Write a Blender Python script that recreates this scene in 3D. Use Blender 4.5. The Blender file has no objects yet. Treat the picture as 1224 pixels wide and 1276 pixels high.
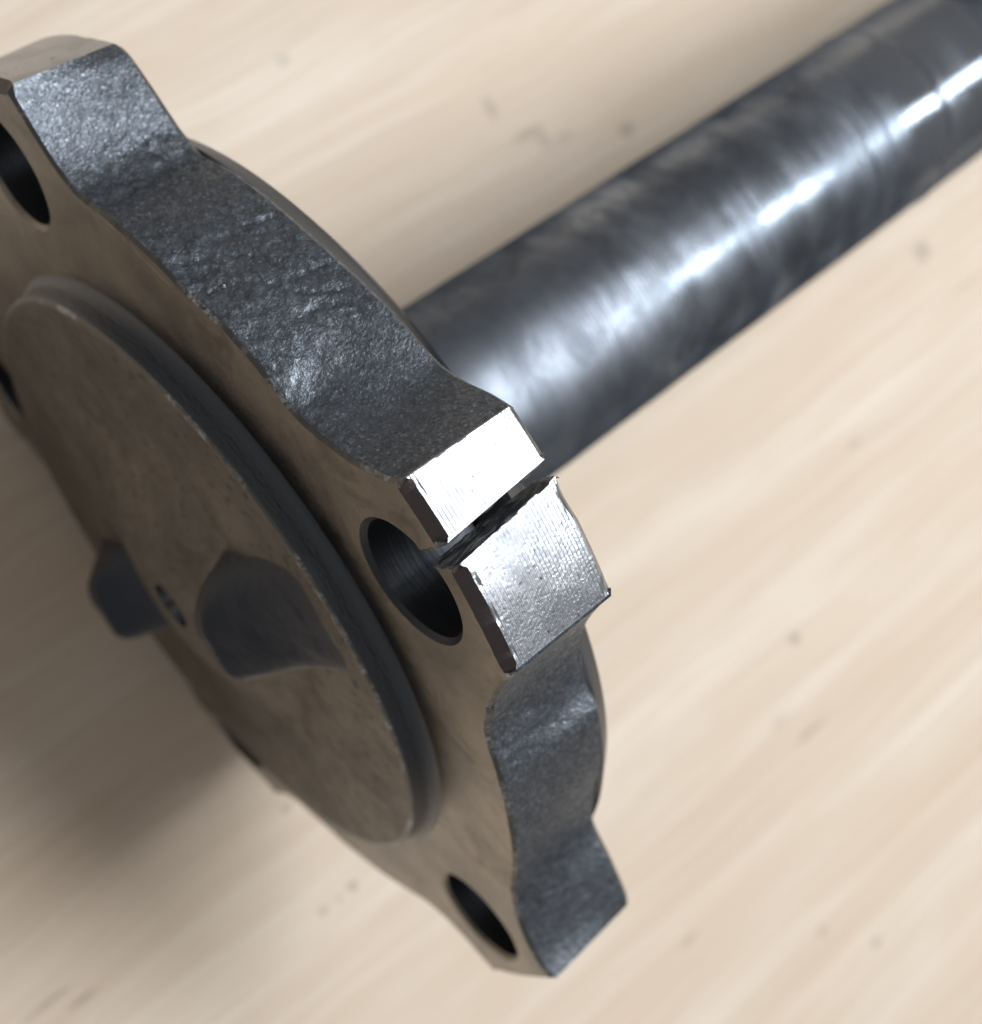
import bpy, bmesh, math, random
import numpy as np
from mathutils import Matrix, Vector, noise
from mathutils.geometry import delaunay_2d_cdt

C = bpy.context.scene
S = 0.065                       # one modelling unit (bolt circle radius) in metres
TH0 = -0.21955748               # angle of the cracked lobe about the axle
RP, HP, T, RS, RH = 0.7476, 0.063, 0.2458, 0.2882, 0.1192
HC = 1.06                       # height of the flange centre above the board (units)

# ---------------------------------------------------------------- camera
rvec = np.array([-2.28617844, 0.67962196, 1.41070078])
tvec = np.array([-0.63560258, 0.14218221, 3.13094724])
FPX = 1676.18
ang = np.linalg.norm(rvec); k = rvec / ang
K = np.array([[0, -k[2], k[1]], [k[2], 0, -k[0]], [-k[1], k[0], 0]])
RC = np.eye(3) + math.sin(ang) * K + (1 - math.cos(ang)) * K @ K       # axle frame -> camera
u = np.array([math.cos(TH0), math.sin(TH0), 0.075]); u /= np.linalg.norm(u)
x = -np.array([0, 0, 1.0]); x -= u * (u @ x); x /= np.linalg.norm(x)
M = np.stack([x, np.cross(u, x), u])                                   # axle frame -> world
campos = M @ (-RC.T @ tvec) + np.array([0, 0, HC])
axes = M @ RC.T
cam_mat = Matrix.Identity(4)
for r in range(3):
    cam_mat[r][0] = axes[r, 0]; cam_mat[r][1] = -axes[r, 1]; cam_mat[r][2] = -axes[r, 2]; cam_mat[r][3] = campos[r] * S
cd = bpy.data.cameras.new('camera'); cam = bpy.data.objects.new('camera', cd); C.collection.objects.link(cam)
cam.matrix_world = cam_mat
cd.sensor_fit = 'HORIZONTAL'; cd.sensor_width = 36.0; cd.lens = 36.0 * FPX / 1224.0
cd.clip_start = 0.005; cd.clip_end = 20.0
cd.dof.use_dof = True; cd.dof.focus_distance = 2.18 * S; cd.dof.aperture_fstop = 20.0
C.camera = cam

# ---------------------------------------------------------------- light
w = bpy.data.worlds.new('World'); C.world = w; w.use_nodes = True
bg = w.node_tree.nodes['Background']
bg.inputs['Color'].default_value = (1.0, 0.965, 0.93, 1); bg.inputs['Strength'].default_value = 0.285
C.view_settings.view_transform = 'Standard'; C.view_settings.look = 'None'
C.view_settings.exposure = 0.0; C.view_settings.gamma = 1.0; C.view_settings.use_curve_mapping = False

def area(name, direction, dist, sx, sy, power, col, target=(0.6, -0.2, 0.6), roll_dir=(1, 0, 0)):
    d = Vector(direction).normalized(); tg = Vector(target)
    l = bpy.data.lights.new(name, 'AREA'); l.shape = 'RECTANGLE'; l.size = sx * S; l.size_y = sy * S
    l.energy = power; l.color = col
    o = bpy.data.objects.new(name, l); C.collection.objects.link(o)
    z = d; xx = Vector(roll_dir); xx = (xx - z * xx.dot(z)).normalized(); yy = z.cross(xx)
    m = Matrix.Identity(4)
    for r in range(3):
        m[r][0] = xx[r]; m[r][1] = yy[r]; m[r][2] = z[r]; m[r][3] = (tg[r] + d[r] * dist) * S
    o.matrix_world = m
    return o
area('overhead_strip_light', (0.43, -0.05, 1.0), 14, 3.8, 9.2, 7.7, (0.96, 0.98, 1.0), (0.3, -0.2, 0))
area('window_light', (0.64, -0.06, 1.0), 26, 5, 6, 1.6, (0.92, 0.97, 1.0), (0, 0, 2.2))
area('high_window_light', (0.50, 0.42, 1.0), 26, 9, 2.6, 2.2, (0.82, 0.92, 1.0), (0.6, 0, 1.6))
area('far_window_light', (1.15, -0.20, 1.0), 28, 10, 4.0, 6.5, (0.86, 0.94, 1.0), (2.0, 0, 1.0))

# ---------------------------------------------------------------- node helpers
class NT:
    def __init__(s, name):
        s.m = bpy.data.materials.new(name); s.m.use_nodes = True
        s.t = s.m.node_tree; s.n = s.t.nodes; s.b = s.n['Principled BSDF']
        tc = s.n.new('ShaderNodeTexCoord'); mp = s.n.new('ShaderNodeMapping')
        mp.inputs['Scale'].default_value = (1 / S, 1 / S, 1 / S)
        s.t.links.new(tc.outputs['Object'], mp.inputs['Vector']); s.co = mp.outputs['Vector']
    def set(s, sock, v):
        if isinstance(v, bpy.types.NodeSocket): s.t.links.new(v, sock)
        elif v is not None: sock.default_value = v
    def scale(s, v, sc):
        mp = s.n.new('ShaderNodeMapping'); mp.inputs['Scale'].default_value = sc; s.set(mp.inputs['Vector'], v); return mp.outputs['Vector']
    def noise(s, v, scale, detail=4, rough=.55, dist=0.0):
        n = s.n.new('ShaderNodeTexNoise'); s.set(n.inputs['Vector'], v); n.inputs['Scale'].default_value = scale
        n.inputs['Detail'].default_value = detail; n.inputs['Roughness'].default_value = rough; n.inputs['Distortion'].default_value = dist
        return n.outputs['Fac']
    def voro(s, v, scale, feature='F1'):
        n = s.n.new('ShaderNodeTexVoronoi'); n.feature = feature; s.set(n.inputs['Vector'], v); n.inputs['Scale'].default_value = scale
        return n.outputs['Distance']
    def cells(s, v, scale):
        n = s.n.new('ShaderNodeTexVoronoi'); s.set(n.inputs['Vector'], v); n.inputs['Scale'].default_value = scale
        q = s.n.new('ShaderNodeSeparateColor'); s.t.links.new(n.outputs['Color'], q.inputs[0]); return q.outputs[0]
    def ramp(s, f, stops):
        n = s.n.new('ShaderNodeValToRGB'); s.set(n.inputs['Fac'], f); e = n.color_ramp.elements
        while len(e) < len(stops): e.new(0.5)
        for i, (p, c) in enumerate(stops):
            e[i].position = p; e[i].color = (c, c, c, 1) if isinstance(c, (int, float)) else (*c, 1)
        return n.outputs['Color']
    def math(s, op, a, b=None, c=None, clamp=False):
        n = s.n.new('ShaderNodeMath'); n.operation = op; n.use_clamp = clamp
        for i, v in enumerate((a, b, c)): s.set(n.inputs[i], v)
        return n.outputs[0]
    def mix(s, f, a, b, mode='MIX'):
        n = s.n.new('ShaderNodeMix'); n.data_type = 'RGBA'; n.blend_type = mode
        s.set(n.inputs['Factor'], f)
        for i, v in ((6, a), (7, b)):
            s.set(n.inputs[i], (*v, 1) if isinstance(v, tuple) and len(v) == 3 else v)
        return n.outputs[2]
    def maprange(s, v, a, b, c, d):
        n = s.n.new('ShaderNodeMapRange'); s.set(n.inputs[0], v)
        for i, q in enumerate((a, b, c, d)): n.inputs[i + 1].default_value = q
        return n.outputs[0]
    def bump(s, h, strength, dist, prev=None):
        n = s.n.new('ShaderNodeBump'); n.inputs['Strength'].default_value = strength; n.inputs['Distance'].default_value = dist * S
        s.set(n.inputs['Height'], h)
        if prev is not None: s.set(n.inputs['Normal'], prev)
        return n.outputs['Normal']
    def sep(s, v):
        n = s.n.new('ShaderNodeSeparateXYZ'); s.set(n.inputs[0], v); return n.outputs
    def done(s, col, rough, normal=None, metal=1.0):
        s.set(s.b.inputs['Base Color'], (*col, 1) if isinstance(col, tuple) else col)
        s.set(s.b.inputs['Roughness'], rough); s.b.inputs['Metallic'].default_value = metal
        if normal is not None: s.set(s.b.inputs['Normal'], normal)
        return s.m

# ---------------------------------------------------------------- materials
def mat_forged():
    a = NT('forged_rim')
    fine = a.noise(a.co, 62, 4, .6); big = a.noise(a.co, 5, 4, .6); mid = a.noise(a.co, 18, 4, .6); spk = a.noise(a.co, 170, 2, .6)
    cell = a.cells(a.co, 165); n = a.bump(fine, .16, .007); n = a.bump(cell, .16, .004, n); n = a.bump(spk, .40, .005, n)
    col = a.mix(a.ramp(fine, [(.34, 0), (.66, 1)]), (.085, .096, .112), (.172, .191, .218))
    col = a.mix(a.ramp(big, [(.40, 0), (.64, .7)]), col, (.135, .150, .174))
    col = a.mix(a.ramp(spk, [(.60, 0), (.72, .55)]), col, (.42, .45, .49))
    col = a.mix(1.0, col, a.ramp(cell, [(.0, .74), (.55, .98), (.88, 1.10), (1.0, 1.5)]), 'MULTIPLY')
    ro = a.math('ADD', a.maprange(mid, .3, .7, .50, .60), a.math('MULTIPLY', cell, -.08))
    return a.done(col, ro, n)
def mat_face():
    a = NT('flange_face')
    fine = a.noise(a.co, 150, 5, .7); big = a.noise(a.co, 3.5, 4, .6); mid = a.noise(a.co, 26, 4)
    n = a.bump(fine, .22, .004); n = a.bump(mid, .12, .006, n)
    col = a.mix(a.ramp(big, [(.35, 0), (.65, 1)]), (.13, .118, .104), (.27, .238, .20))
    stain = a.ramp(a.noise(a.co, 8, 6, .65, .8), [(.52, 0), (.68, .75)])
    col = a.mix(stain, col, (.095, .08, .066))
    dots = a.ramp(a.noise(a.co, 48, 2, .5), [(.30, 1), (.36, 0)])
    col = a.mix(a.math('MULTIPLY', dots, .55), col, (.10, .09, .08))
    return a.done(col, a.maprange(mid, .3, .7, .17, .27), n)
def mat_machined():
    a = NT('machined_end')
    z = a.sep(a.co)[2]
    lines = a.math('SINE', a.math('MULTIPLY_ADD', z, 820.0, a.math('MULTIPLY', a.noise(a.co, 12, 3), .8)))
    dots = a.noise(a.co, 150, 2, .6)
    lm = a.ramp(a.noise(a.co, 7, 4, .6), [(.36, .12), (.64, .62)])
    h = a.math('ADD', a.math('MULTIPLY', lines, lm), a.math('MULTIPLY', dots, 1.15))
    n = a.bump(h, .30, .0026)
    pits = a.ramp(a.noise(a.co, 60, 3, .6), [(.29, 1), (.35, 0)])
    dull = a.ramp(a.noise(a.co, 9, 4, .6), [(.38, .7), (.58, 0)])
    col = a.mix(dull, (.40, .42, .45), (.22, .235, .26))
    col = a.mix(a.ramp(dots, [(.34, .45), (.46, 0)]), col, (.24, .25, .27))
    col = a.mix(pits, col, (.10, .09, .085))
    return a.done(col, .33, n)
def mat_chamfer():
    a = NT('chamfer_edge')
    fine = a.noise(a.co, 90, 4, .7)
    return a.done((.10, .085, .085), .5, a.bump(fine, .4, .004))
def mat_fracture():
    a = NT('fracture')
    v = a.scale(a.co, (30, 70, 9)); st = a.noise(v, 1.5, 6, .7, .5); fine = a.noise(a.co, 120, 4, .7)
    n = a.bump(st, .9, .012); n = a.bump(fine, .5, .004, n)
    col = a.mix(a.ramp(st, [(.35, 0), (.65, 1)]), (.06, .064, .07), (.26, .27, .285))
    return a.done(col, .42, n)
def mat_bore():
    a = NT('bolt_hole_bore')
    z = a.sep(a.co)[2]
    lines = a.noise(a.scale(a.co, (3, 3, 60)), 2.0, 3); fine = a.noise(a.co, 60, 4)
    n = a.bump(lines, .3, .006); n = a.bump(fine, .2, .004, n)
    return a.done((.062, .066, .074), .50, n)
def mat_pilot():
    a = NT('pilot_face')
    fine = a.noise(a.co, 110, 6, .72); big = a.noise(a.co, 3.0, 4, .6); mid = a.noise(a.co, 18, 4, .6)
    n = a.bump(mid, .2, .010); n = a.bump(fine, .45, .005, n)
    col = a.mix(a.ramp(big, [(.35, 0), (.66, 1)]), (.105, .098, .09), (.20, .183, .16))
    dots = a.ramp(a.noise(a.co, 42, 3, .6), [(.34, .8), (.42, 0)])
    col = a.mix(dots, col, (.06, .055, .05))
    stain = a.ramp(a.noise(a.co, 7, 6, .7, .6), [(.50, 0), (.66, .7)])
    col = a.mix(stain, col, (.085, .075, .066))
    return a.done(col, a.maprange(mid, .3, .7, .34, .50), n)
def mat_wall():
    a = NT('pilot_wall')
    fine = a.noise(a.scale(a.co, (30, 30, 220)), 1.0, 4); sp = a.noise(a.co, 100, 4, .7)
    n = a.bump(fine, .35, .004); n = a.bump(sp, .3, .004, n)
    return a.done((.085, .092, .105), .34, n)
def mat_worn():
    a = NT('worn_edge')
    sp = a.noise(a.co, 120, 3, .7); big = a.noise(a.co, 9, 3)
    f = a.math('MULTIPLY', a.ramp(sp, [(.42, 0), (.58, 1)]), a.ramp(big, [(.52, 0), (.66, .8)]))
    return a.done(a.mix(f, (.12, .118, .115), (.50, .53, .57)), .35, a.bump(sp, .4, .003))
def mat_lug():
    a = NT('lug_forged')
    fine = a.noise(a.co, 70, 6, .72); mid = a.noise(a.co, 14, 4)
    n = a.bump(mid, .3, .012); n = a.bump(fine, .5, .006, n)
    return a.done((.048, .054, .068), .32, n)
def mat_shaft():
    a = NT('turned_shaft')
    x_, y_, z = a.sep(a.co)
    ring = a.noise(a.scale(a.co, (.12, .12, 16)), 2.2, 5, .65)           # rings worn round the shaft
    ring2 = a.noise(a.scale(a.co, (.5, .5, 55)), 2.0, 4, .6)
    cloud = a.noise(a.scale(a.co, (2.2, 2.2, 3.2)), 1.6, 4, .6)
    tool = a.math('SINE', a.math('MULTIPLY', z, 420.0))
    # wear rings come in a few groups along the shaft
    gate = a.ramp(a.noise(a.scale(a.co, (.15, .15, 2.6)), 1.0, 2), [(.52, 0), (.64, 1)])
    smud = a.noise(a.scale(a.co, (3.0, 3.0, 5.0)), 1.5, 6, .7, .6)
    tip = a.math('MULTIPLY', a.maprange(z, -2.30, -2.40, 0, 1), a.maprange(z, -2.845, -2.855, 1, 0))
    n = a.bump(a.math('MULTIPLY', ring, gate), .34, .012); n = a.bump(ring2, .10, .004, n)
    n = a.bump(tool, .05, .003, n); n = a.bump(a.noise(a.co, 60, 4), .05, .004, n)
    # duller near the flange, polished bearing seat, dull again beyond it
    pol = a.math('MULTIPLY', a.maprange(z, -1.00, -1.30, 0, 1), a.maprange(z, -2.84, -2.88, 1, 0))
    band = a.math('MULTIPLY', a.ramp(ring, [(.42, 0), (.56, 1)]), a.maprange(gate, 0, 1, .10, 1))
    ro = a.math('ADD', a.math('MULTIPLY', band, .16), a.maprange(pol, 0, 1, .36, .20))
    ro = a.math('ADD', ro, a.math('MULTIPLY', cloud, .10))
    col = a.mix(a.math('MULTIPLY', band, .7), (.33, .365, .42), (.155, .174, .206))
    col = a.mix(a.ramp(cloud, [(.36, .6), (.6, 0)]), col, (.075, .084, .10))
    col = a.mix(a.maprange(pol, 0, 1, .65, 0), col, (.115, .127, .147))
    col = a.mix(a.math('MULTIPLY', a.ramp(smud, [(.46, 0), (.60, .65)]), a.maprange(tip, 0, 1, 1, .2)), col, (.10, .112, .132))
    ro = a.math('ADD', ro, a.ramp(smud, [(.46, 0), (.62, .10)]))
    col = a.mix(a.math('MULTIPLY', tip, .8), col, (.36, .39, .44))
    ro = a.math('MULTIPLY_ADD', tip, -.12, ro, clamp=True)
    a.b.inputs['Specular Tint'].default_value = (.22, .25, .30, 1)
    return a.done(col, ro, n)
def mat_collar():
    a = NT('turned_collar')
    l = a.noise(a.scale(a.co, (1, 1, 90)), 2.0, 4)
    a.b.inputs['Specular Tint'].default_value = (.35, .37, .40, 1)
    return a.done((.24, .252, .27), .24, a.bump(l, .15, .004))

SPOTS = [  # stains on the board: x, y, radius x, radius y, strength
    (2.30, .31, .035, .030, .55), (1.92, .47, .060, .022, .40), (1.97, .43, .030, .050, .32), (1.84, .61, .022, .045, .40),
    (2.05, .40, .050, .020, .30), (3.32, -.72, .050, .040, .50), (1.95, -1.69, .030, .024, .65), (1.82, -2.04, .090, .020, .35),
    (1.72, -1.92, .06, .018, .28), (.02, -1.33, .022, .018, .60), (-.04, -1.335, .016, .014, .40), (-.10, -1.33, .024, .016, .50),
    (-.02, -.97, .018, .016, .50), (-.91, -1.0, .085, .012, .40), (-.83, -1.06, .05, .012, .45), (1.64, -2.97, .03, .022, .50), (.95, -2.36, .05, .016, .35),
    (2.6, -1.2, .04, .02, .3), (1.45, -2.75, .03, .016, .4), (3.45, -.95, .10, .012, .25), (1.25, 1.05, .03, .02, .3)]
def mat_wood():
    a = NT('pale_plywood')
    wob = a.noise(a.scale(a.co, (.5, 1.1, 1)), 1.1, 3)
    vx, vy, vz = a.sep(a.co)
    yy = a.math('ADD', vy, a.math('MULTIPLY', wob, .22))
    cmb = a.n.new('ShaderNodeCombineXYZ'); a.set(cmb.inputs[0], vx); a.set(cmb.inputs[1], yy); a.set(cmb.inputs[2], 0.0)
    v = cmb.outputs[0]
    broad = a.noise(a.scale(v, (.30, 2.6, 1)), 1.0, 3, .5)
    streak = a.noise(a.scale(v, (.30, 15, 1)), 1.0, 5, .6)
    fine = a.noise(a.scale(v, (1.2, 60, 1)), 1.0, 4, .65)
    pores = a.noise(a.scale(v, (5, 110, 1)), 1.0, 2, .5)
    col = a.mix(a.ramp(broad, [(.32, 0), (.66, 1)]), (.60, .494, .388), (.682, .602, .508))
    col = a.mix(a.ramp(a.noise(a.scale(v, (.9, 2.2, 1)), 1.3, 3, .6), [(.40, .45), (.62, 0)]), col, (.60, .48, .37))
    col = a.mix(a.ramp(streak, [(.36, .34), (.60, 0)]), col, (.52, .41, .31))
    col = a.mix(a.ramp(streak, [(.55, 0), (.72, .32)]), col, (.74, .68, .62))
    col = a.mix(a.ramp(fine, [(.30, .26), (.50, 0)]), col, (.44, .345, .27))
    col = a.mix(a.ramp(pores, [(.24, .25), (.33, 0)]), col, (.33, .26, .20))
    sm = a.noise(a.co, 26, 3)
    for (sx, sy, rx, ry, st) in SPOTS:
        dx = a.math('DIVIDE', a.math('SUBTRACT', vx, sx), rx); dy = a.math('DIVIDE', a.math('SUBTRACT', vy, sy), ry)
        d = a.math('SQRT', a.math('ADD', a.math('MULTIPLY', dx, dx), a.math('MULTIPLY', dy, dy)))
        f = a.maprange(a.math('ADD', d, a.math('MULTIPLY', sm, 1.2)), 1.0, 1.9, st * .72, 0.0)
        col = a.mix(f, col, (.13, .115, .105))
    n = a.bump(fine, .25, .006); n = a.bump(streak, .12, .008, n)
    a.b.inputs['Specular IOR Level'].default_value = .25
    return a.done(col, .62, n, 0.0)

# ---------------------------------------------------------------- mesh helpers
def link(name, bm, mats, parent=None, smooth_angle=35, mw=None):
    me = bpy.data.meshes.new(name)
    bmesh.ops.recalc_face_normals(bm, faces=bm.faces[:])
    bmesh.ops.scale(bm, vec=(S, S, S), verts=bm.verts[:])
    bm.to_mesh(me); bm.free()
    for m in mats: me.materials.append(m)
    for p in me.polygons: p.use_smooth = True
    me.set_sharp_from_angle(angle=math.radians(smooth_angle))
    o = bpy.data.objects.new(name, me); C.collection.objects.link(o)
    if parent: o.parent = parent
    if mw is not None: o.matrix_local = mw
    return o
MW = Matrix.Identity(4)
for r in range(3):
    for c in range(3): MW[r][c] = M[r, c]
MW[2][3] = HC * S

def lathe(bm, prof, seg=160, mat=0, mats=None):
    rings = []
    for (r, z) in prof:
        rings.append([bm.verts.new((r * math.cos(2 * math.pi * i / seg), r * math.sin(2 * math.pi * i / seg), z)) for i in range(seg)])
    for j in range(len(prof) - 1):
        for i in range(seg):
            f = bm.faces.new((rings[j][i], rings[j][(i + 1) % seg], rings[j + 1][(i + 1) % seg], rings[j + 1][i]))
            f.material_index = mats[j] if mats else mat
    return rings
def sstep(a, b, t):
    t = min(1, max(0, (t - a) / (b - a))); return t * t * (3 - 2 * t)

# ---------------------------------------------------------------- the board
bm = bmesh.new()
X0, X1, Y0, Y1, TB = -6.0, 15.0, -9.0, 7.0, 0.28
bmesh.ops.create_cube(bm, size=1.0)
for v in bm.verts:
    v.co = Vector((X0 if v.co.x < 0 else X1, Y0 if v.co.y < 0 else Y1, -TB if v.co.z < 0 else 0.0))
bmesh.ops.bevel(bm, geom=bm.edges[:], offset=.03, segments=2, affect='EDGES')
board = link('board', bm, [mat_wood()])
board['kind'] = 'structure'
board['label'] = 'pale plywood board with fine straight grain and small dark stains under the axle'

# ---------------------------------------------------------------- the axle
axle = bpy.data.objects.new('axle', None); C.collection.objects.link(axle)
axle.empty_display_size = .03
axle['label'] = 'dark steel axle with a cracked five-lobed flange lying on the pale wooden board'
axle['category'] = 'axle'

def pol(deg, r):
    t = TH0 + math.radians(deg); return (r * math.cos(t), r * math.sin(t))
def hermite(tab, n):
    """smooth curve through (angle, radius) points, as n points evenly spaced"""
    P = np.array([pol(d, r) for d, r in tab]); m = len(P)
    tg = np.zeros_like(P)
    tg[1:-1] = (P[2:] - P[:-2]) / 2; tg[0] = P[1] - P[0]; tg[-1] = P[-1] - P[-2]
    out = []
    for i in range(m - 1):
        L = np.linalg.norm(P[i + 1] - P[i])
        l0 = tg[i] / (np.linalg.norm(tg[i]) + 1e-9) * L; l1 = tg[i + 1] / (np.linalg.norm(tg[i + 1]) + 1e-9) * L
        for s in np.linspace(0, 1, 24, endpoint=False):
            out.append((2 * s**3 - 3 * s**2 + 1) * P[i] + (s**3 - 2 * s**2 + s) * l0 + (-2 * s**3 + 3 * s**2) * P[i + 1] + (s**3 - s**2) * l1)
    out.append(P[-1]); out = np.array(out)
    d = np.r_[0, np.cumsum(np.linalg.norm(np.diff(out, axis=0), axis=1))]
    q = np.linspace(0, d[-1], n)
    return np.stack([np.interp(q, d, out[:, 0]), np.interp(q, d, out[:, 1])], 1)

RO = 1.187
def generic(a, b, ka=1.0, kb=1.0):       # between the lobes centred on a and b degrees
    half = [(10, 1.185), (10.6, 1.15), (13, 1.07), (15.8, 1.024), (18.5, 1.004), (24, .996), (30, .996)]
    sc = lambda r, k_: 1 + (r - 1) * k_ if r > 1 else r
    return [(a + d, sc(r, ka)) for d, r in half] + [(a + 36, .995)] + [(b - d, sc(r, kb)) for d, r in half[::-1]]
AB_F = [(9.3, 1.187), (10.1, 1.148), (12.6, 1.078), (16.1, 1.028), (20, .996), (24.3, 1.004), (30.4, 1.004), (36, .992), (43.2, 1.0), (47.5, 1.004), (52, 1.006), (55.1, 1.012), (57, 1.028), (59.1, 1.068), (61.5, 1.149), (62.2, 1.187)]
AB_B = [(9.2, 1.187), (11.2, 1.146), (13.6, 1.092), (16.3, 1.062), (21.8, 1.050), (28.4, 1.030), (35.6, 1.016), (40, 1.014), (46, 1.008), (50, 1.002), (52.9, .998), (54.5, 1.012), (56.4, 1.034), (59.1, 1.092), (61.8, 1.152), (63.2, 1.170)]
CB_F = [(-64.2, 1.19), (-63.6, 1.135), (-61.6, 1.086), (-58.9, 1.046), (-55, 1.012), (-50.7, .995), (-42.6, .989), (-33.8, .985), (-25, .989), (-19.3, .998), (-15.4, 1.041), (-11.7, 1.103), (-8.6, 1.187)]
CB_B = [(-62.2, 1.18), (-60.8, 1.155), (-57.3, 1.084), (-53, 1.008), (-45.3, .988), (-36, 1.0), (-30, 1.010), (-26.7, 1.012), (-23.6, .996), (-18.5, 1.012), (-13.7, 1.061), (-10.5, 1.13), (-8.7, 1.187)]
def arc(a, b, r0=RO, r1=None, n=8):
    r1 = r0 if r1 is None else r1
    return [(a + (b - a) * i / n, r0 + (r1 - r0) * i / n) for i in range(n + 1)]
def hole_pts(a0, a1, r, n, cx=1.0):
    out = []
    for i in range(n):
        t = math.radians(a0 + (a1 - a0) * i / (n - 1))
        lx, ly = cx + r * math.cos(t), r * math.sin(t)
        out.append((lx * math.cos(TH0) - ly * math.sin(TH0), lx * math.sin(TH0) + ly * math.cos(TH0)))
    return np.array(out)
RHB = .121
def seg(a, b, n):
    t = np.linspace(0, 1, n)[:, None]; return np.array(a)[None] * (1 - t) + np.array(b)[None] * t

F, G, B = 0, 1, 2       # tags: forged, machined, fracture, bore
secs = []               # (front points, back points, tag, detail)
secs.append((hermite(AB_F, 210), hermite(AB_B, 210), 'forged', 1.0))
secs.append((hermite(arc(62.2, 82), 60), hermite(arc(63.2, 82, 1.170, 1.187), 60), 'machined', .3))
secs.append((hermite(generic(72, 144), 110), hermite(generic(72, 144), 110), 'forged', .6))
secs.append((hermite(arc(134, 154), 40), hermite(arc(134, 154), 40), 'machined', .3))
secs.append((hermite(generic(144, 216, 1, .75), 110), hermite(generic(144, 216, 1, .75), 110), 'forged', .6))
secs.append((hermite(arc(206, 226, 1.139, 1.139), 40), hermite(arc(206, 226, 1.139, 1.139), 40), 'machined', .3))
secs.append((hermite(generic(216, 288, .75, 1), 110), hermite(generic(216, 288, .75, 1), 110), 'forged', .6))
secs.append((hermite(arc(278, 295.8, 1.185, 1.19), 50), hermite(arc(278, 297.8, 1.185, 1.18), 50), 'machined', .3))
secs.append((hermite(CB_F, 210), hermite(CB_B, 210), 'forged', .32))
RT0, RT1 = 1.178, 1.191          # right half of the cracked lobe
LT0, LT1 = 1.190, 1.189          # left half
secs.append((hermite(arc(-8.6, 1.5, RT0, RT1), 70), hermite(arc(-8.7, 2.5, RT0, RT1), 70), 'machined', .35))
hb = hole_pts(18, -330, RHB, 150); hbb = hole_pts(22, -332.5, RH, 150)
secs.append((seg(pol(1.5, RT1), hb[0], 16), seg(pol(2.5, RT1), hbb[0], 16), 'fracture', 1.0))
secs.append((hb, hbb, 'bore', .1))
secs.append((seg(hb[-1], pol(3.4, LT0), 16), seg(hbb[-1], pol(4.1, LT0), 16), 'fracture', 1.0))
secs.append((hermite(arc(3.4, 9.3, LT0, LT1), 46), hermite(arc(4.1, 9.2, LT0, LT1), 46), 'machined', .35))

fr, bk, tags, det = [], [], [], []
for a_, b_, t_, d_ in secs:
    n = len(a_) - 1
    fr += list(a_[:n]); bk += list(b_[:n]); tags += [t_] * n; det += [d_] * n
fr = np.array(fr); bk = np.array(bk); N = len(fr); det = np.array(det)
def ring_smooth(a_, k_=6):
    ker = np.ones(2 * k_ + 1) / (2 * k_ + 1)
    return np.convolve(np.r_[a_[-k_:], a_, a_[:k_]], ker, 'valid')
CH_F = ring_smooth(np.array([dict(forged=.007, machined=.020, fracture=.003, bore=.010)[t_] for t_ in tags]), 3)
CH_B = ring_smooth(np.array([dict(forged=.012, machined=.014, fracture=.004, bore=.008)[t_] for t_ in tags]), 3)
det = ring_smooth(det, 8)
def normals(P):
    t_ = np.roll(P, -2, 0) - np.roll(P, 2, 0); t_ /= np.linalg.norm(t_, axis=1)[:, None] + 1e-9
    return np.stack([t_[:, 1], -t_[:, 0]], 1)          # outward for a counter-clockwise outline
ROWS = 58
zs = [0.0] + list(np.linspace(0.0, 1.0, ROWS)[0:]) + [1.0]
bm = bmesh.new()
grid = []
row_pts = []
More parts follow.
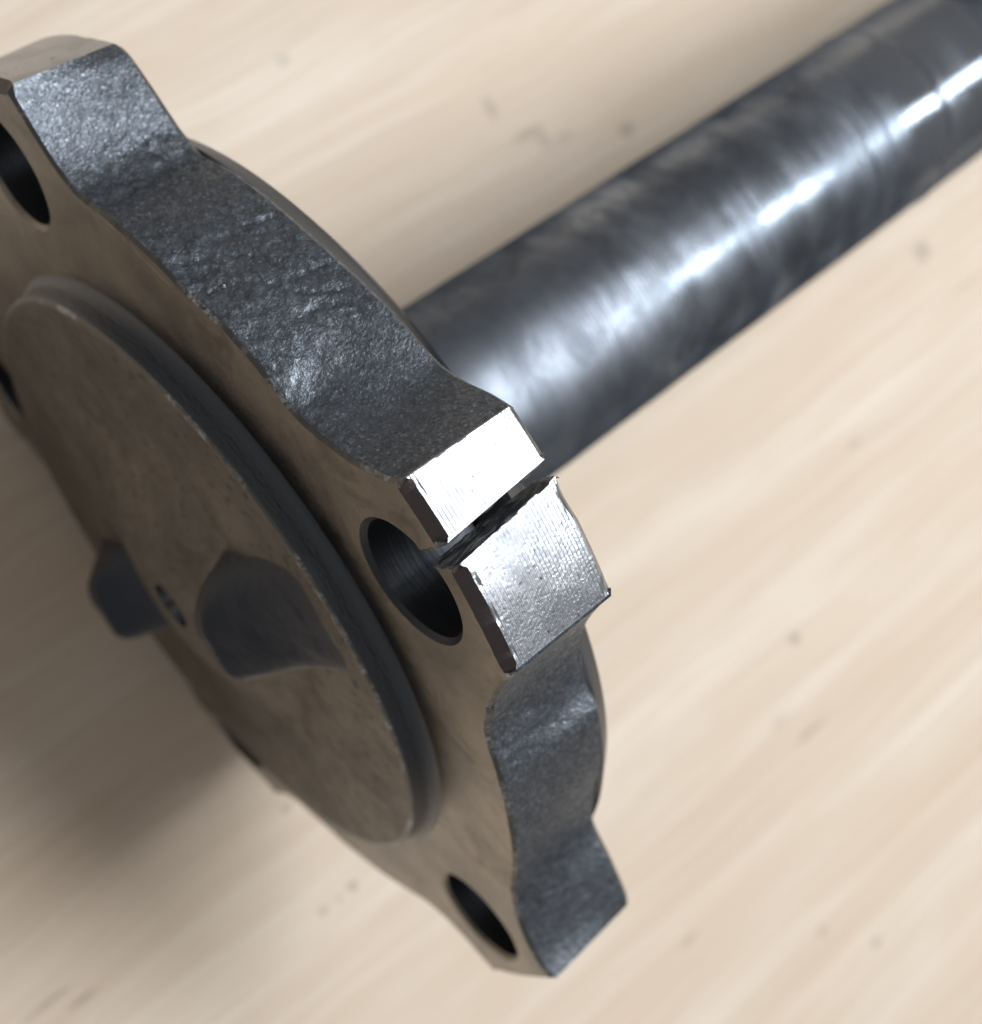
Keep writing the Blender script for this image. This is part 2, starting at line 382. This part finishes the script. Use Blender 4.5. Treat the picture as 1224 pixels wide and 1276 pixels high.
for j in range(ROWS + 2):
    first, last = j == 0, j == ROWS + 1
    t_ = 0.0 if first else 1.0 if last else (j - 1) / (ROWS - 1)
    P = fr * (1 - t_) + bk * t_; nn = normals(P)
    offs, zz_ = [], []
    for i in range(N):
        cf, cb = CH_F[i], CH_B[i]
        if first: z, off = 0.0, -cf
        elif last: z, off = -T, -cb
        else: z, off = -cf - (T - cf - cb) * t_, 0.0
        px, py = P[i]
        tg = tags[i]
        q = Vector((px, py, z))
        if tg == 'forged':
            dd = det[i]
            n1 = noise.fractal(q * 9.0, 1.0, 2.0, 4, noise_basis='PERLIN_ORIGINAL')
            n2 = noise.fractal(Vector((px * 34, py * 34, z * 30)), .7, 2.1, 5, noise_basis='PERLIN_ORIGINAL')
            sa, zz = -math.atan2(py, px), -z
            ac, al_ = (1.19 * sa - zz), (sa + 1.19 * zz)
            cr = 1.0 - abs(noise.noise(Vector((ac * 10 + .25 * n1, al_ * 3.2, 3.1))) + .10 * n2) * 10.0
            cr2 = 1.0 - abs(noise.noise(Vector((ac * 17 + 5, al_ * 5.5 + n1 * .3, 9.7))) + .10 * n2) * 8.0
            n2 += .55 * noise.fractal(Vector((ac * 30, al_ * 11, 1.0)), .8, 2.0, 3, noise_basis='PERLIN_ORIGINAL')
            rad_ = math.hypot(px, py)
            lobe_ = 1 - sstep(1.015, 1.06, rad_)
            msk = max(0, min(1, (noise.noise(q * 5.0 + Vector((3, 1, 7))) + .18) * 3)) * dd * lobe_; dd *= .22 + .78 * lobe_
            off += dd * (.0026 * n1 + .0020 * n2) - msk * (.0046 * max(0, cr) + .0028 * max(0, cr2))
            if first or j == 1:      # nicked front edge
                nk = noise.noise(Vector((px * 21, py * 21, 4.4)))
                off -= max(0, nk - .30) * .016
        elif tg == 'machined':
            e = noise.fractal(q * 30.0, 1.0, 2.0, 3, noise_basis='PERLIN_ORIGINAL')
            off += .0002 * e
            if first or j < 3: off -= max(0, noise.noise(q * 24.0) - .35) * .012
            if last or j > ROWS - 2: off -= max(0, noise.noise(q * 18.0) - .25) * .012
        elif tg == 'fracture':
            off += (.0020 if j > ROWS - 3 else .0050) * noise.fractal(Vector((px * 34, py * 34, z * 22)), .8, 2.0, 4, noise_basis='PERLIN_ORIGINAL')
        offs.append(off); zz_.append(z)
    offs = np.array(offs)
    if j < 2 or j > ROWS - 1: offs = ring_smooth(offs, 1 if j < 2 else 2)
    ring = [(P[i, 0] + nn[i, 0] * offs[i], P[i, 1] + nn[i, 1] * offs[i], zz_[i]) for i in range(N)]
    row_pts.append(ring)
    grid.append([bm.verts.new(p) for p in ring])
MI = dict(forged=0, machined=2, fracture=3, bore=4)
for j in range(ROWS + 1):
    for i in range(N):
        f = bm.faces.new((grid[j][i], grid[j][(i + 1) % N], grid[j + 1][(i + 1) % N], grid[j + 1][i]))
        mi = MI[tags[i]]
        if mi == 2 and j == 0: mi = 5
        if mi == 0 and j == 0: mi = 6
        f.material_index = mi
# caps with the four whole bolt holes
def inside(px, py, Q):
    x0, y0 = Q[:, 0], Q[:, 1]; x1, y1 = np.roll(x0, -1), np.roll(y0, -1)
    c = (y0 > py) != (y1 > py)
    xi = x0 + (py - y0) * (x1 - x0) / np.where(y1 == y0, 1e-12, y1 - y0)
    return (c & (px < xi)).sum() % 2 == 1
def cap(ring, z, rr, mi):
    Q = np.array([(p[0], p[1]) for p in ring])
    pts = [Vector((p[0], p[1])) for p in ring]; n0 = len(pts)
    loops = [list(range(n0))]
    for d in (72, 144, 216, 288):
        cx, cy = pol(d, 1.0); st = len(pts)
        for i in range(64):
            a_ = 2 * math.pi * i / 64; pts.append(Vector((cx + rr * math.cos(a_), cy + rr * math.sin(a_))))
        loops.append(list(range(st + 63, st - 1, -1)))
    vo, eo, fo, _, _, _ = delaunay_2d_cdt(pts, [], loops, 4, 1e-6)
    vs = [bm.verts.new((v.x, v.y, z)) for v in vo]
    for f in fo:
        # leave out whatever fell inside a bolt hole
        cx = sum(vo[i].x for i in f) / len(f); cy = sum(vo[i].y for i in f) / len(f)
        if any(math.hypot(cx - pol(d, 1.0)[0], cy - pol(d, 1.0)[1]) < rr * .98 for d in (72, 144, 216, 288)): continue
        if not inside(cx, cy, Q): continue
        try: nf = bm.faces.new([vs[i] for i in f]); nf.material_index = mi
        except ValueError: pass
HCF = .009
cap(row_pts[0], 0.0, RH + HCF, 1); cap(row_pts[-1], -T, RH + .006, 0)
for d in (72, 144, 216, 288):
    cx, cy = pol(d, 1.0); prev = None
    prof = [(RH + HCF, 0.0), (RH, -HCF), (RH, -.06), (RH, -.12), (RH, -.18), (RH, -T + .006), (RH + .006, -T)]
    for kx, (r_, z_) in enumerate(prof):
        cur = [bm.verts.new((cx + r_ * math.cos(2 * math.pi * i / 64), cy + r_ * math.sin(2 * math.pi * i / 64), z_)) for i in range(64)]
        if prev:
            for i in range(64):
                f = bm.faces.new((prev[i], prev[(i + 1) % 64], cur[(i + 1) % 64], cur[i])); f.material_index = 1 if kx == 1 else 4
        prev = cur
bmesh.ops.remove_doubles(bm, verts=bm.verts[:], dist=2e-5)
m_forged, m_face, m_mach, m_frac, m_bore, m_cham = mat_forged(), mat_face(), mat_machined(), mat_fracture(), mat_bore(), mat_chamfer()
flange = link('flange', bm, [m_forged, m_face, m_mach, m_frac, m_bore, m_cham, mat_worn()], axle, 40, MW)

# raised round pilot on the front of the flange
def plateau(r):
    h = .070 * (1 - sstep(.10, .40, r))
    if r < .058: h -= .09 * min(1, (.058 - r) / .006)
    return h
bm = bmesh.new()
rr = [.004, .012, .022, .032, .040, .048, .0525, .058, .061, .064, .075, .09, .11] + list(np.linspace(.13, RP - .012, 40))
prof = [(r, HP + plateau(r)) for r in rr] + [(RP - .007, HP - .002), (RP - .002, HP - .006), (RP, HP - .012), (RP + .002, .030), (RP + .005, .016), (RP + .011, .007), (RP + .020, .001), (RP + .028, -.002)]
nface = len(rr)
mats = [4 if r < .0575 else 0 for r in rr[:-1]] + [2, 2, 1] + [1] * 5
rings = lathe(bm, prof, 200, mats=mats)
cv = bm.verts.new((0, 0, HP - .04))
for i in range(200):
    f = bm.faces.new((cv, rings[0][i], rings[0][(i + 1) % 200])); f.material_index = 4
for v in bm.verts:
    r_ = math.hypot(v.co.x, v.co.y)
    if .06 < r_ < RP - .02: v.co.z += .0035 * noise.fractal(Vector((v.co.x * 7, v.co.y * 7, 2.0)), 1.0, 2.0, 3, noise_basis='PERLIN_ORIGINAL')
m_cone = NT('centre_cone').done((.30, .32, .35), .22)
m_pilot, m_wall, m_worn, m_lug = mat_pilot(), mat_wall(), mat_worn(), mat_lug()
pilot = link('pilot_disc', bm, [m_pilot, m_wall, m_worn, m_bore, m_cone], axle, 30, MW)

def lug(cx, cy, hx, hy, rot, H, seed, wpx, wnx, wy, px_=1.8):
    b = bmesh.new(); n = 60; c_, s_ = math.cos(rot), math.sin(rot); vs = []
    for i in range(n + 1):
        row = []
        for j in range(n + 1):
            lx = -(hx + wnx * 1.05) + (2 * hx + (wnx + wpx) * 1.05) * i / n
            ly = -(hy + wy * 1.05) + 2 * (hy + wy * 1.05) * j / n
            # a steep inner face, a ridge and a scooped outer face; the ends fall off sharply
            fx = (1 - min(1, max(0, lx - hx) / wpx)) ** px_ if lx > 0 else 1 - min(1, max(0, -lx - hx) / wnx) ** 1.6
            dy = abs(ly) / (hy + wy)
            fy = 1 - min(1, dy) ** (7 if ly < 0 else 3.2)
            h = H * fx * fy
            gx, gy = cx + lx * c_ - ly * s_, cy + lx * s_ + ly * c_
            q = Vector((gx, gy, seed))
            h += .006 * noise.fractal(q * 9, 1.0, 2.0, 4, noise_basis='PERLIN_ORIGINAL') * (1 if h > .02 else .3)
            row.append(b.verts.new((gx, gy, HP + plateau(math.hypot(gx, gy)) * .9 + h - .006)))
        vs.append(row)
    for i in range(n):
        for j in range(n):
            b.faces.new((vs[i][j], vs[i + 1][j], vs[i + 1][j + 1], vs[i][j + 1]))
    return link('lug', b, [m_lug], pilot, 60, Matrix.Identity(4))
lug(.375, -.115, .018, .085, -.30, .145, 1.3, .31, .035, .05)
lug(-.42, .10, .018, .08, -.30, .135, 7.7, .12, .16, .05, 1.2)

# turned collar behind the flange
bm = bmesh.new()
lathe(bm, [(.90, -T + .03), (.985, -T + .004), (.992, -T - .004), (.955, -T - .054), (.946, -T - .059), (.908, -T - .084), (.890, -T - .090), (.60, -T - .13), (.42, -T - .15), (.35, -T - .19), (.315, -T - .25), (.295, -T - .33)], 220)
link('hub_collar', bm, [mat_collar()], axle, 25, MW)

# long shaft
bm = bmesh.new()
prof = []
z = -.5
rnd = random.Random(3)
while z > -3.6:
    r_ = RS + .0012 * noise.noise(Vector((z * 9, 0, 0))) + .0008 * noise.noise(Vector((z * 31, 2, 0)))
    r_ += .004 * math.exp(-((z + 2.50) / .014) ** 2) - .003 * math.exp(-((z + 2.535) / .012) ** 2)
    if z < -2.85: r_ -= .006
    prof.append((r_, z)); z -= .012
prof += [(RS - .012, -3.7), (RS - .02, -6.0), (RS - .02, -9.0), (RS - .004, -9.06), (RS - .004, -10.1), (RS - .03, -10.15), (.02, -10.16)]
lathe(bm, prof, 128)
link('shaft', bm, [mat_shaft()], axle, 30, MW)
